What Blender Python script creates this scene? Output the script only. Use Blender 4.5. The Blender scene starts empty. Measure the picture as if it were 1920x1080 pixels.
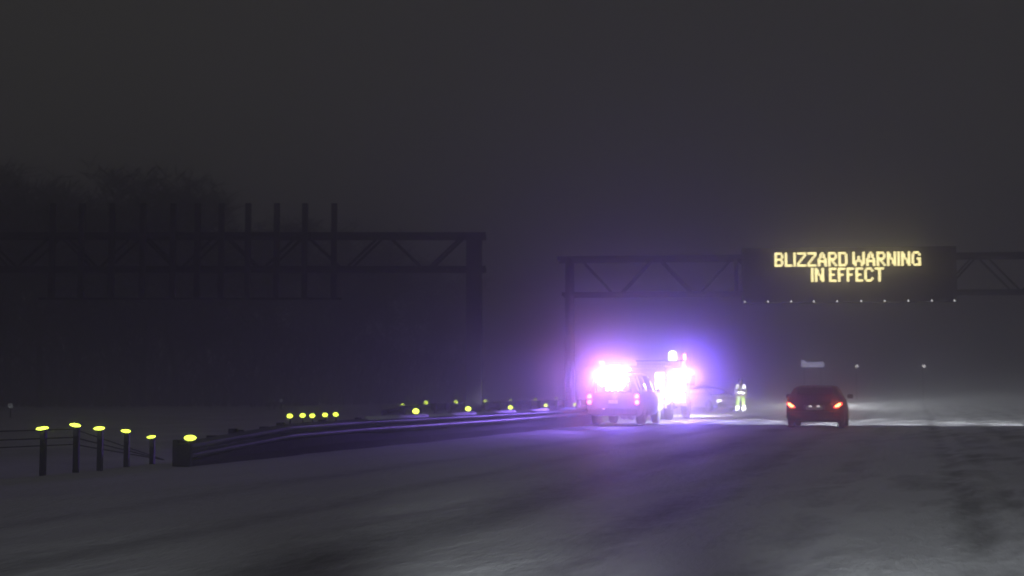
import bpy, math, random
import numpy as np
from mathutils import Vector, Matrix
random.seed(7)
RNG = np.random.default_rng(11)
S = bpy.context.scene
COL = S.collection
R = math.radians

# ------------------------------------------------------------------ camera
FPX, CAMZ = 2667.0, 1.2
TH = math.atan(193 / FPX)                       # slight upward pitch
PH = math.atan(760 / FPX * math.cos(TH))        # the road runs off to the right of the view
cd = bpy.data.cameras.new('camera')
cam = bpy.data.objects.new('camera', cd)
COL.objects.link(cam)
cam.location = (0, 0, CAMZ)
cam.rotation_euler = (math.pi / 2 + TH, 0, PH)
cd.sensor_width = 36
cd.lens = FPX / 1920 * 36
cd.clip_start, cd.clip_end = 0.05, 2000
cd.dof.use_dof = True                           # night shot at full aperture, focused short of the scene
cd.dof.focus_distance = 13.0
cd.dof.aperture_fstop = 2.6
S.camera = cam

# ------------------------------------------------------------------ world: dark overcast night sky
W = bpy.data.worlds.new('World')
S.world = W
W.use_nodes = True
bg = W.node_tree.nodes['Background']
bg.inputs['Color'].default_value = (1.0, 0.97, 0.92, 1)
bg.inputs['Strength'].default_value = 0.0292

S.view_settings.view_transform = 'Standard'
S.view_settings.look = 'None'
S.view_settings.exposure = 0.0
S.view_settings.gamma = 1.0
S.view_settings.use_curve_mapping = False
S.render.engine = 'CYCLES'
cy = S.cycles
cy.max_bounces = 5
cy.diffuse_bounces = 2
cy.glossy_bounces = 2
cy.transmission_bounces = 3
cy.volume_bounces = 2
cy.transparent_max_bounces = 8
cy.sample_clamp_indirect = 2.0
cy.use_denoising = True


def spot(name, loc, target, power, color, size, blend=1.0, radius=0.06, parent=None):
    l = bpy.data.lights.new(name, 'SPOT')
    l.energy, l.color, l.spot_size, l.spot_blend, l.shadow_soft_size = power, color, R(size), blend, radius
    o = bpy.data.objects.new(name, l)
    COL.objects.link(o)
    o.location = loc
    o.rotation_euler = (Vector(target) - Vector(loc)).to_track_quat('-Z', 'Y').to_euler()
    o.parent = parent
    return o


def lamp(name, loc, power, color, radius=0.1, parent=None):
    l = bpy.data.lights.new(name, 'POINT')
    l.energy, l.color, l.shadow_soft_size = power, color, radius
    o = bpy.data.objects.new(name, l)
    COL.objects.link(o)
    o.location = loc
    o.parent = parent
    return o


# low beams of the car the photograph is taken from (they light the near snow and the reflectors)
HEADLIGHT = 2300
for i_ in range(11):
    az_ = R(-52 + 9.5 * i_)
    w_ = (0.14, 0.2, 0.33, 0.75, 1.0, 1.1, 1.25, 1.4, 1.5, 1.6, 1.6)[i_]
    spot('headlight_beam', (0.62 if i_ % 2 else -0.62, 1.7, 0.7),
         ((0.62 if i_ % 2 else -0.62) + 10 * math.sin(az_), 1.7 + 10 * math.cos(az_), 0.7 - 10 * math.tan(R(2.3))),
         HEADLIGHT * w_, (0.9, 0.96, 1.0), 19, 1.0, 0.07)

# ------------------------------------------------------------------ helpers
SP, CP, ST, CT = math.sin(PH), math.cos(PH), math.sin(TH), math.cos(TH)
FW, RT, UP = Vector((-SP * CT, CP * CT, ST)), Vector((CP, SP, 0)), Vector((SP * ST, -CP * ST, CT))


def ray(px, py):
    return FW + RT * ((px - 960) / FPX) + UP * ((540 - py) / FPX)


def at(px, py, z=0.0):
    """Ground point (height z) seen at a place of the photograph."""
    d = ray(px, py)
    return Vector((0, 0, CAMZ)) + d * ((z - CAMZ) / d.z)


def atd(px, py, depth):
    """Point at a given distance from the image plane."""
    return Vector((0, 0, CAMZ)) + ray(px, py) * depth


def link(o, parent=None):
    COL.objects.link(o)
    o.parent = parent
    return o


def tag(o, label=None, cat=None, group=None, kind=None):
    if label: o['label'] = label
    if cat: o['category'] = cat
    if group: o['group'] = group
    if kind: o['kind'] = kind
    return o


def thing(name, label, cat, loc=(0, 0, 0), rz=0.0, group=None):
    o = link(bpy.data.objects.new(name, None))
    o.empty_display_size = 0.2
    o.location = loc
    o.rotation_euler = (0, 0, rz)
    return tag(o, label, cat, group)


def copy_tree(o, parent=None):
    c = o.copy()
    COL.objects.link(c)
    c.parent = parent
    for ch in [x for x in o.children]:
        copy_tree(ch, c)
    return c


class MB:
    def __init__(s):
        s.v, s.f = [], []

    def add(s, vs, fs):
        b = len(s.v)
        s.v += [tuple(v) for v in vs]
        s.f += [tuple(b + i for i in f) for f in fs]
        return s

    def box(s, x0, x1, y0, y1, z0, z1, ch=0.0):
        if ch <= 0:
            vs = [(x, y, z) for z in (z0, z1) for y in (y0, y1) for x in (x0, x1)]
            return s.add(vs, [(0, 2, 3, 1), (4, 5, 7, 6), (0, 1, 5, 4), (2, 6, 7, 3), (0, 4, 6, 2), (1, 3, 7, 5)])
        rings = []
        for z, i in ((z0, ch), (z0 + ch, 0), (z1 - ch, 0), (z1, ch)):
            a, b, c, d = x0 + i, x1 - i, y0 + i, y1 - i
            k = ch * 0.8 if i == 0 else ch * 0.5
            rings.append([(a + k, c, z), (b - k, c, z), (b, c + k, z), (b, d - k, z), (b - k, d, z), (a + k, d, z), (a, d - k, z), (a, c + k, z)])
        return s.loft(rings, True)

    def loft(s, rings, caps=True):
        n = len(rings[0])
        vs = [p for r in rings for p in r]
        fs = []
        for i in range(len(rings) - 1):
            for j in range(n):
                k = (j + 1) % n
                fs.append((i * n + j, i * n + k, (i + 1) * n + k, (i + 1) * n + j))
        if caps:
            fs.append(tuple(reversed(range(n))))
            fs.append(tuple((len(rings) - 1) * n + j for j in range(n)))
        return s.add(vs, fs)

    def tube(s, p, q, r0, r1=None, n=8, caps=True):
        p, q = Vector(p), Vector(q)
        r1 = r0 if r1 is None else r1
        d = (q - p).normalized()
        a = d.orthogonal().normalized()
        b = d.cross(a)
        rings = []
        for c, r in ((p, r0), (q, r1)):
            rings.append([c + a * (r * math.cos(2 * math.pi * k / n)) + b * (r * math.sin(2 * math.pi * k / n)) for k in range(n)])
        return s.loft(rings, caps)

    def lathe_x(s, prof, n=20, c=(0, 0, 0)):
        """prof: (x, r) pairs turned about the x axis."""
        rings = [[(c[0] + x, c[1] + r * math.cos(2 * math.pi * k / n), c[2] + r * math.sin(2 * math.pi * k / n)) for k in range(n)] for x, r in prof]
        return s.loft(rings, True)

    def build(s, name, mat, parent=None, smooth=False, loc=None):
        me = bpy.data.meshes.new(name)
        me.from_pydata(s.v, [], s.f)
        me.materials.append(mat)
        if smooth:
            me.polygons.foreach_set('use_smooth', [True] * len(me.polygons))
        me.update()
        o = link(bpy.data.objects.new(name, me), parent)
        if loc: o.location = loc
        return o


def fix_normals(o):
    import bmesh
    bm = bmesh.new()
    bm.from_mesh(o.data)
    bmesh.ops.recalc_face_normals(bm, faces=bm.faces)
    bm.to_mesh(o.data)
    bm.free()
    return o


# ------------------------------------------------------------------ materials
def mat(name, color, rough=0.6, metal=0.0, noise=0.0, scale=6.0, bump=0.0, spec=0.5, color2=None):
    m = bpy.data.materials.new(name)
    m.use_nodes = True
    nt = m.node_tree
    p = nt.nodes['Principled BSDF']
    p.inputs['Roughness'].default_value = rough
    p.inputs['Metallic'].default_value = metal
    p.inputs['Specular IOR Level'].default_value = spec
    c = (*color, 1)
    p.inputs['Base Color'].default_value = c
    if noise or color2 or bump:
        tc = nt.nodes.new('ShaderNodeTexCoord')
        nz = nt.nodes.new('ShaderNodeTexNoise')
        nz.inputs['Scale'].default_value = scale
        nz.inputs['Detail'].default_value = 6
        nt.links.new(tc.outputs['Object'], nz.inputs['Vector'])
        mx = nt.nodes.new('ShaderNodeMix')
        mx.data_type = 'RGBA'
        lo = color2 if color2 else tuple(k * (1 - noise) for k in color)
        mx.inputs['A'].default_value = (*lo, 1)
        mx.inputs['B'].default_value = c
        rp = nt.nodes.new('ShaderNodeMapRange')
        rp.inputs['From Min'].default_value, rp.inputs['From Max'].default_value = 0.36, 0.62
        nt.links.new(nz.outputs['Fac'], rp.inputs['Value'])
        nt.links.new(rp.outputs['Result'], mx.inputs['Factor'])
        nt.links.new(mx.outputs['Result'], p.inputs['Base Color'])
        if bump:
            b = nt.nodes.new('ShaderNodeBump')
            b.inputs['Strength'].default_value = bump
            b.inputs['Distance'].default_value = 0.03
            nt.links.new(nz.outputs['Fac'], b.inputs['Height'])
            nt.links.new(b.outputs['Normal'], p.inputs['Normal'])
    return m


def emit(name, color, strength, sample=True):
    m = bpy.data.materials.new(name)
    m.use_nodes = True
    p = m.node_tree.nodes['Principled BSDF']
    p.inputs['Base Color'].default_value = (*[min(1, k) * 0.5 for k in color], 1)
    p.inputs['Roughness'].default_value = 0.3
    p.inputs['Emission Color'].default_value = (*color, 1)
    p.inputs['Emission Strength'].default_value = strength
    if not sample:
        m.cycles.emission_sampling = 'NONE'
    return m


def retro(name, color, rough=0.2, gain=1.0, base=None):
    """Retroreflective sheeting: sends a lamp's light back along the way it came."""
    m = bpy.data.materials.new(name)
    m.use_nodes = True
    nt = m.node_tree
    nt.nodes.clear()
    out = nt.nodes.new('ShaderNodeOutputMaterial')
    geo = nt.nodes.new('ShaderNodeNewGeometry')
    gl = nt.nodes.new('ShaderNodeBsdfGlossy')
    gl.distribution = 'GGX'
    gl.inputs['Roughness'].default_value = rough
    gl.inputs['Color'].default_value = (*[k * gain for k in color], 1)
    nt.links.new(geo.outputs['Incoming'], gl.inputs['Normal'])
    df = nt.nodes.new('ShaderNodeBsdfDiffuse')
    df.inputs['Color'].default_value = (*(base or [k * 0.6 for k in color]), 1)
    mx = nt.nodes.new('ShaderNodeMixShader')
    mx.inputs['Fac'].default_value = 0.75
    nt.links.new(df.outputs[0], mx.inputs[1])
    nt.links.new(gl.outputs[0], mx.inputs[2])
    nt.links.new(mx.outputs[0], out.inputs['Surface'])
    return m


M = {}
M['snow'] = mat('snow', (0.78, 0.79, 0.82), 0.75, noise=0.22, scale=0.35, bump=0.25, spec=0.2)
M['galv'] = mat('galvanised_steel', (0.20, 0.205, 0.215), 0.5, 0.5, noise=0.35, scale=3)
M['rust'] = mat('weathered_steel', (0.05, 0.045, 0.042), 0.8, 0.2, noise=0.5, scale=8)
M['post'] = mat('dark_post', (0.026, 0.025, 0.024), 0.7, 0.2, noise=0.4, scale=10)
M['truss'] = mat('truss_steel', (0.07, 0.068, 0.07), 0.6, 0.3, noise=0.3, scale=2)
M['panel_back'] = mat('aluminium_sheet', (0.10, 0.10, 0.105), 0.5, 0.2, noise=0.2, scale=1.5)
M['housing'] = mat('sign_housing', (0.016, 0.015, 0.016), 0.55, noise=0.3, scale=2)
M['bezel'] = mat('sign_bezel', (0.03, 0.03, 0.03), 0.5)
M['bark'] = mat('bark', (0.045, 0.04, 0.037), 0.9, noise=0.5, scale=5)
M['twig'] = mat('twigs', (0.09, 0.082, 0.076), 0.9, noise=0.4, scale=1.5)
M['tyre'] = mat('tyre_rubber', (0.02, 0.02, 0.02), 0.85, noise=0.3, scale=12)
M['rim'] = mat('wheel_rim', (0.35, 0.35, 0.36), 0.35, 0.8)
M['glass'] = mat('tinted_glass', (0.012, 0.012, 0.014), 0.08, spec=0.6)
M['blackpaint'] = mat('black_paint', (0.016, 0.015, 0.017), 0.6, 0.1, noise=0.3, scale=3)
M['trim'] = mat('black_trim', (0.018, 0.018, 0.018), 0.6)
M['whitepaint'] = mat('suv_paint', (0.24, 0.24, 0.26), 0.4, noise=0.25, scale=2.0)
M['silver'] = mat('silver_paint', (0.45, 0.46, 0.5), 0.35, 0.3, noise=0.3, scale=3)
M['greypaint'] = mat('grey_paint', (0.28, 0.28, 0.31), 0.4, 0.1, noise=0.3, scale=2)
M['redpaint'] = mat('truck_paint', (0.28, 0.27, 0.30), 0.4, noise=0.2, scale=2)
M['alu'] = mat('tread_plate', (0.4, 0.4, 0.42), 0.4, 0.7, noise=0.3, scale=20)
M['plate'] = mat('licence_plate', (0.75, 0.75, 0.72), 0.5)
M['yellow'] = retro('yellow_reflector', (0.84, 1.0, 0.08), 0.2, 1.0)
M['white_ref'] = retro('white_reflector', (0.6, 0.6, 0.62), 0.25, 1.2)

# ------------------------------------------------------------------ value noise for the snow surface
def vnoise(x, y, seed, octaves=4):
    out = np.zeros_like(x, dtype=float)
    amp, tot = 1.0, 0.0
    for o in range(octaves):
        g = np.random.default_rng(seed * 31 + o).random((256, 256))
        xi, yi = np.floor(x).astype(int), np.floor(y).astype(int)
        fx, fy = x - xi, y - yi
        fx, fy = fx * fx * (3 - 2 * fx), fy * fy * (3 - 2 * fy)
        a, b = g[xi % 256, yi % 256], g[(xi + 1) % 256, yi % 256]
        c, d = g[xi % 256, (yi + 1) % 256], g[(xi + 1) % 256, (yi + 1) % 256]
        out += amp * ((a * (1 - fx) + b * fx) * (1 - fy) + (c * (1 - fx) + d * fx) * fy)
        tot += amp
        amp *= 0.5
        x, y = x * 2.03 + 17.1, y * 2.03 + 5.7
    return out / tot


def grid_object(name, xs, ys, z, mtl, attr=None):
    nx, ny = len(xs), len(ys)
    gx, gy = np.meshgrid(xs, ys, indexing='xy')
    co = np.stack([gx, gy, z], -1).reshape(-1, 3)
    i = (np.arange(ny - 1)[:, None] * nx + np.arange(nx - 1)[None, :]).ravel()
    q = np.stack([i, i + 1, i + nx + 1, i + nx], -1)
    me = bpy.data.meshes.new(name)
    me.from_pydata(co.tolist(), [], q.tolist())
    me.polygons.foreach_set('use_smooth', [True] * len(me.polygons))
    if attr is not None:
        a = me.attributes.new('wear', 'FLOAT', 'POINT')
        a.data.foreach_set('value', attr.ravel().astype(np.float32))
    me.materials.append(mtl)
    me.update()
    return link(bpy.data.objects.new(name, me))


# ------------------------------------------------------------------ ground and road
gxs = np.concatenate([np.linspace(-290, -70, 23), np.linspace(-68, -12.4, 90), np.linspace(-12, 10, 12), np.linspace(10.4, 40, 50), np.linspace(45, 290, 24)])
gys = np.concatenate([np.linspace(-60, 4, 12), 5 + np.geomspace(1, 286, 150) - 1])
GX, GY = np.meshgrid(gxs, gys, indexing='xy')
off = np.clip((np.maximum(-12.0 - GX, GX - 9.5)) / 2.5, 0, 1)
GZ = -0.06 + off * (0.16 * (vnoise(GX / 5, GY / 7, 3) - 0.35) + 0.05)
ground = grid_object('ground', gxs, gys, GZ, M['snow'])
tag(ground, kind='structure')


def track(x, c, w):
    return np.exp(-((x - c) / w) ** 2)


def road_fields(X, Y):
    wob = 0.18 * (vnoise(X * 0 + 3.3, Y / 14, 5, 3) - 0.5) * 2
    xw = X + wob
    stre = vnoise(X / 0.35, Y / 5.0, 8, 4)
    patch = vnoise(X / 1.6, Y / 4.5, 9, 4)
    swirl = vnoise((X - 0.10 * Y) / 0.8, (Y + 0.2 * X) / 3.4, 12, 5)
    t = (0.95 * track(xw, -4.15, 0.55) + 0.55 * track(xw, -2.45, 0.34) + 0.5 * track(xw, -6.05, 0.26)
         + 0.28 * track(xw, -7.9, 0.3) + 0.45 * track(xw, -1.0, 0.24) + 0.95 * track(xw, 0.52, 0.2)
         + 0.5 * track(xw, 1.0, 0.14) + 0.5 * track(xw, 2.3, 0.3) + 0.4 * track(xw, 4.1, 0.3) + 0.3 * track(xw, 6.0, 0.3))
    t = t * np.clip(0.35 + 1.3 * (patch - 0.2), 0, 1.25)
    body = np.clip((swirl - 0.40) * 2.6, 0, 1)
    near = np.clip((X + 4.0) / 4.5, 0.12, 1)
    ridge = (1 - np.abs(2 * vnoise((X - 0.16 * Y) / 0.55, (Y + 0.3 * X) / 3.2, 21, 5) - 1)) ** 5
    wear = np.clip(t - near * 0.75 * ridge + near * (0.16 + 0.75 * body) + 0.25 * (stre - 0.5), 0, 1)
    z = (-0.035 * np.clip(t, 0, 1) + 0.05 * (swirl - 0.5) + 0.014 * (stre - 0.5) + 0.05 * (patch - 0.5))
    return wear, z


rxs = np.concatenate([np.linspace(-12.9, -6.05, 70), np.linspace(-6, 4, 170), np.linspace(4.1, 10.4, 50)])
rys = np.concatenate([np.linspace(-8, 3, 12), 3.2 + np.geomspace(1, 287, 430) - 1])
RX, RY = np.meshgrid(rxs, rys, indexing='xy')
wear, rz = road_fields(RX, RY)
edge = np.clip(np.maximum(-12.0 - RX, RX - 9.4) / 0.9, 0, 1)
rz = rz * (1 - edge) - 0.14 * edge
road_m = bpy.data.materials.new('packed_snow')
road_m.use_nodes = True
nt = road_m.node_tree
p = nt.nodes['Principled BSDF']
p.inputs['Roughness'].default_value = 0.6
p.inputs['Specular IOR Level'].default_value = 0.38
at_n = nt.nodes.new('ShaderNodeAttribute')
at_n.attribute_name = 'wear'
tcn = nt.nodes.new('ShaderNodeTexCoord')
mp = nt.nodes.new('ShaderNodeMapping')
mp.inputs['Scale'].default_value = (5.0, 1.3, 5.0)
nz = nt.nodes.new('ShaderNodeTexNoise')
nz.inputs['Scale'].default_value = 2.2
nz.inputs['Detail'].default_value = 9
nz.inputs['Roughness'].default_value = 0.65
nt.links.new(tcn.outputs['Object'], mp.inputs['Vector'])
nt.links.new(mp.outputs['Vector'], nz.inputs['Vector'])
ad = nt.nodes.new('ShaderNodeMath')
ad.operation = 'MULTIPLY_ADD'
ad.inputs[1].default_value = 0.7
nt.links.new(nz.outputs['Fac'], ad.inputs[0])
sb = nt.nodes.new('ShaderNodeMath')
sb.operation = 'SUBTRACT'
sb.inputs[1].default_value = 0.35
nt.links.new(at_n.outputs['Fac'], sb.inputs[0])
nt.links.new(sb.outputs[0], ad.inputs[2])
rmp = nt.nodes.new('ShaderNodeValToRGB')
rmp.color_ramp.elements[0].position, rmp.color_ramp.elements[0].color = 0.05, (0.78, 0.79, 0.82, 1)
rmp.color_ramp.elements[1].position, rmp.color_ramp.elements[1].color = 0.95, (0.15, 0.15, 0.155, 1)
nt.links.new(ad.outputs[0], rmp.inputs['Fac'])
nt.links.new(rmp.outputs['Color'], p.inputs['Base Color'])
bp = nt.nodes.new('ShaderNodeBump')
bp.inputs['Strength'].default_value = 0.7
bp.inputs['Distance'].default_value = 0.03
nt.links.new(nz.outputs['Fac'], bp.inputs['Height'])
nt.links.new(bp.outputs['Normal'], p.inputs['Normal'])
road = grid_object('road', rxs, rys, rz, road_m, wear)
tag(road, kind='structure')

# ------------------------------------------------------------------ haze of blowing snow
HAZE = ((0.0080, 0.975), (0.0052, 0.25))      # density and forward scattering: snow crystals, then fine mist
hz = MB().box(-300, 300, -70, 300, -1.2, 26)
hm = bpy.data.materials.new('blowing_snow')
hm.use_nodes = True
hm.node_tree.nodes.clear()
ho = hm.node_tree.nodes.new('ShaderNodeOutputMaterial')
add_ = hm.node_tree.nodes.new('ShaderNodeAddShader')
for i_, (den, g_) in enumerate(HAZE):
    hv = hm.node_tree.nodes.new('ShaderNodeVolumePrincipled')
    hv.inputs['Color'].default_value = (0.93, 0.93, 0.94, 1)
    hv.inputs['Density'].default_value = den
    hv.inputs['Anisotropy'].default_value = g_
    hm.node_tree.links.new(hv.outputs['Volume'], add_.inputs[i_])
hm.node_tree.links.new(add_.outputs[0], ho.inputs['Volume'])
haze = hz.build('haze', hm)
tag(haze, kind='stuff')

# ------------------------------------------------------------------ guardrails
WBEAM = [(0.00, 0.0), (0.02, 0.02), (0.075, 0.05), (0.083, 0.08), (0.075, 0.11), (0.02, 0.14), (0.012, 0.155),
         (0.02, 0.17), (0.075, 0.20), (0.083, 0.23), (0.075, 0.26), (0.02, 0.29), (0.0, 0.31)]


def beam_mesh(p, q, zp, zq, nx):
    """W-beam from p to q (xy), top heights zp, zq; corrugation faces the road (+x)."""
    rings = []
    for (x, y), zt in ((p, zp), (q, zq)):
        fr = [(x + a, y, zt - 0.31 + b) for a, b in WBEAM]
        bk = [(x + a - 0.012, y, zt - 0.31 + b) for a, b in reversed(WBEAM)]
        rings.append(fr + bk)
    return MB().loft(rings, True)


def snow_cap(p, q, zp, zq):
    rings = []
    for (x, y), zt in ((p, zp), (q, zq)):
        rings.append([(x - 0.02, y, zt + 0.002), (x + 0.095, y, zt - 0.03), (x + 0.085, y, zt + 0.012), (x + 0.03, y, zt + 0.05), (x - 0.015, y, zt + 0.035)])
    return MB().loft(rings, True)


def guardrail(name, label, xf, y0, y1, hf, step, sense, reflectors, rsize, start_reflector=None):
    t = thing(name, label, 'guardrail', (xf(y0), y0, 0))
    ox, oy = xf(y0), y0
    n = int((y1 - y0) / step)
    for k in range(n):
        a, b = y0 + k * step, y0 + (k + 1) * step
        pa, pb = (xf(a) - ox, a - oy), (xf(b) - ox, b - oy)
        o = beam_mesh(pa, pb, hf(a), hf(b), sense)
        if sense < 0:
            for i, v in enumerate(o.v):
                base = pa[0] + (pb[0] - pa[0]) * ((v[1] - pa[1]) / (pb[1] - pa[1]))
                o.v[i] = (2 * base - v[0], v[1], v[2])
        ob = fix_normals(o.build('beam', M['galv'], t, False))
        if sense > 0 and hf(a) > 0.6:
            snow_cap(pa, pb, hf(a), hf(b)).build('snow_cap', M['snow'], ob, True)
        for j in (0, 1) if step > 3 else (0,):
            y = a + j * step / 2
            x = xf(y) - ox - sense * 0.012
            h = hf(y)
            po = MB()
            po.box(x - sense * 0.15 - 0.05, x - sense * 0.15 + 0.05, y - oy - 0.075, y - oy + 0.075, -0.3, h + 0.02)
            po.build('post', M['rust'], t)
            MB().box(min(x - sense * 0.098, x - sense * 0.002), max(x - sense * 0.098, x - sense * 0.002), y - oy - 0.06, y - oy + 0.06, h - 0.31, h - 0.03).build('blockout', M['post'], t)
    if sense > 0:
        for k in range(2, n):
            a, b = y0 + k * step, y0 + (k + 1) * step
            rings = []
            for y in (a, b - 0.006):
                x, h = xf(y) - ox, hf(y) - 0.315
                rings.append([(x - .02, y - oy, -.1), (x + .03, y - oy, -.1), (x + .045, y - oy, h * .5), (x + .03, y - oy, h), (x - .02, y - oy, h)])
            fix_normals(MB().loft(rings, True).build('rub_rail', M['rust'], t))
    for y, h, w, hh in reflectors:
        x = xf(y) - ox
        rr = MB()
        c = Vector((x, y - oy, h))
        # small upright plate on a bracket, turned towards the oncoming traffic
        dirv = Vector((0.30, -1, 0)).normalized()
        sd = Vector((dirv.y, -dirv.x, 0))
        n_ = 10
        rings = []
        for dd in (0.0, 0.015):
            rings.append([c + dirv * dd + sd * (w / 2 * math.cos(2 * math.pi * i / n_)) + Vector((0, 0, hh / 2 * math.sin(2 * math.pi * i / n_))) for i in range(n_)])
        rr.loft(rings, True)
        ro = fix_normals(rr.build('reflector', M['yellow'], t))
        MB().box(x - 0.012, x + 0.012, y - oy + 0.004, y - oy + 0.02, hf(y) - 0.06, h).build('bracket', M['post'], ro)
    return t


RAILX = -11.2


def near_x(y):
    return RAILX if y < 46 else RAILX - 0.0075 * (y - 46) ** 2 if y < 58 else RAILX - 1.08 - 0.18 * (y - 58)


def y_on(x0, px):
    """distance along the road where the line X=x0 shows at image column px"""
    d = ray(px, 733)
    return x0 / d.x * d.y


def z_on(x0, px, py):
    d = ray(px, py)
    return CAMZ + d.z * x0 / d.x


NH = [(y_on(RAILX, px), h) for px, h in ((350, .40), (460, .54), (560, .61), (640, .62), (850, .61))]


def near_h(y):
    return float(np.interp(y, [q[0] for q in NH], [q[1] for q in NH]))


refl = []
for px, py, w in ((780, 771, .18), (878, 766.5, .175), (957, 764, .165), (1023, 760, .155), (1078, 758, .15)):
    refl.append((y_on(RAILX, px), z_on(RAILX, px, py), w * .86, w * .70))
for px, py in ((544, 780), (568, 779), (586, 779.5), (610, 778), (630, 777)):
    refl.append((y_on(RAILX, px), z_on(RAILX, px, py), 0.115, 0.088))
refl.append((y_on(RAILX, 358), z_on(RAILX, 358, 821), 0.20, 0.095))
Y0 = y_on(RAILX, 352)
guardrail('guardrail', 'near snow topped guardrail running from its low end towards the patrol SUV', near_x, Y0, 76, near_h, 3.81, 1, refl, 0.15)

# rub rail and closed blockwork of the end terminal: the low dark solid start of the near rail
term = thing('rail_terminal', 'low dark end terminal at the near end of the snowy guardrail', 'rail terminal', (RAILX, Y0, 0))
tb = MB()
L_ = 7.6
nseg = 9
rings = []
for k in range(nseg + 1):
    y = k / nseg * L_
    h = near_h(Y0 + y) - 0.30
    rings.append([(0.03, y, -0.1), (0.10, y, -0.1), (0.115, y, max(0.06, h * 0.5)), (0.10, y, max(0.1, h)), (0.03, y, max(0.1, h))])
fix_normals(tb.loft(rings, True).build('rub_rail', M['rust'], term))
MB().box(-0.13, 0.12, -0.10, -0.01, -0.1, 0.37, 0.02).build('end_shoe', M['post'], term)
for k in range(8):
    MB().box(-0.32, -0.2, 0.25 + k * 1.0, 0.40 + k * 1.0, -0.1, near_h(Y0 + k) - 0.02).build('post', M['post'], term)

FARX = -19.6
frefl = []
for px, py, w in ((799, 755, .19), (855, 754, .19), (910, 752, .19), (958, 751, .19), (1004, 749, .19), (1043, 747, .19), (755, 761, .20)):
    frefl.append((y_on(FARX, px), z_on(FARX, px, py), w, w * .9))
guardrail('guardrail', 'far guardrail across the snowy median, facing the opposite carriageway', lambda y: FARX, y_on(FARX, 735) - 1, 110, lambda y: float(np.interp(y, [50, 53, 56], [0.40, 0.62, 0.68])), 3.81, -1, frefl, 0.15)

# ------------------------------------------------------------------ row of reflector posts before the rail end
posts = [  # px of reflector, py of reflector, ground py, words
    (80, 803, 890, 'leftmost reflector post of the row, standing nearest the photo edge'),
    (142, 797, 886, 'tallest reflector post of the row, second from the photo edge'),
    (187, 803, 883, 'third reflector post from the photo edge, a bit lower than the tallest one'),
    (237, 808, 877, 'fourth reflector post from the photo edge, of middling height'),
    (285, 819, 872, 'shortest reflector post of the row, nearest the guardrail end')]
for i, (px, py, gy, words) in enumerate(posts):
    g = at(px, gy)
    h = CAMZ + ray(px, py).z * (g.to_2d().length / ray(px, py).to_2d().length)
    t = thing('reflector_post', words, 'reflector post', g, R(14), 'low reflector posts before the guardrail end')
    pm = MB()
    pm.box(-0.030, 0.030, -0.006, 0.006, -0.25, h - 0.03)
    pm.box(-0.037, -0.031, -0.04, 0.04, -0.25, h - 0.03)
    pm.box(0.031, 0.037, -0.04, 0.04, -0.25, h - 0.03)
    pm.build('post', M['post'], t)
    MB().box(-0.03, 0.03, -0.055, -0.047, h - 0.16, h - 0.02).build('bracket', M['galv'], t)
    rr = MB()
    n_ = 12
    wv, hv_ = (0.092, 0.084, 0.086, 0.080, 0.076)[i], (0.025, 0.028, 0.029, 0.028, 0.025)[i]
    rr.loft([[(wv * math.cos(2 * math.pi * j / n_) * (1 + .05 * math.sin(3.1 * j + i)), dd, h + (0.01 * math.cos(2 * math.pi * j / n_) * (1, -1, .5, -.6, 1)[i]) + hv_ * math.sin(2 * math.pi * j / n_)) for j in range(n_)] for dd in (-0.075, -0.056)], True)
    fix_normals(rr.build('reflector', M['yellow'], t))

# cable barrier behind the posts
a0 = at(150, 878)
cb = thing('cable_barrier', 'thin dark three strand cable barrier at the left edge of the photo', 'cable barrier', (a0.x - 0.25, a0.y, 0))
for h in (0.36, 0.47, 0.60):
    cm = MB()
    prev = None
    for k in range(9):
        y = 0.2 - k * 2.4
        pnt = (-0.55 * k, y, h - (0.35 if k == 0 else 0) * 0)
        if prev: cm.tube(prev, pnt, 0.009, n=6)
        prev = pnt
    cm.tube((0, 0.2, h), (0.35, 2.4, 0.02), 0.009, n=6)
    cm.build('cable', M['post'], cb)
for k in range(3, 9, 2):
    MB().box(-0.55 * k - 0.11, -0.55 * k - 0.03, 0.16 - k * 2.4, 0.22 - k * 2.4, -0.2, 0.68).build('post', M['post'], cb)

# small white marker posts far off on the left
for px, py, dep, words in ((20, 761, 62, 'far white marker dot at the left edge of the photo'),
                           (505, 752, 92, 'faintest far marker dot, left one of three above the rail end'),
                           (514, 752, 92, 'faint far marker dot, middle one of three above the rail end'),
                           (527, 751, 92, 'brightest far marker dot, right one of three above the rail end')):
    g = atd(px, py, dep)
    t = thing('marker_post', words, 'marker post', (g.x, g.y, 0), PH, 'far white marker posts')
    MB().tube((0, 0, -0.2), (0, 0, g.z - 0.05), 0.03, n=6).build('post', M['post'], t)
    w = 0.10 if px in (20, 527) else 0.06
    MB().box(-w, w, -0.04, -0.032, g.z - w, g.z + w).build('reflector', M['white_ref'], t)


# ------------------------------------------------------------------ gantries
def strut(parent, name, p, q, r, m, n=6):
    return MB().tube(p, q, r, n=n).build(name, m, parent)


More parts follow.
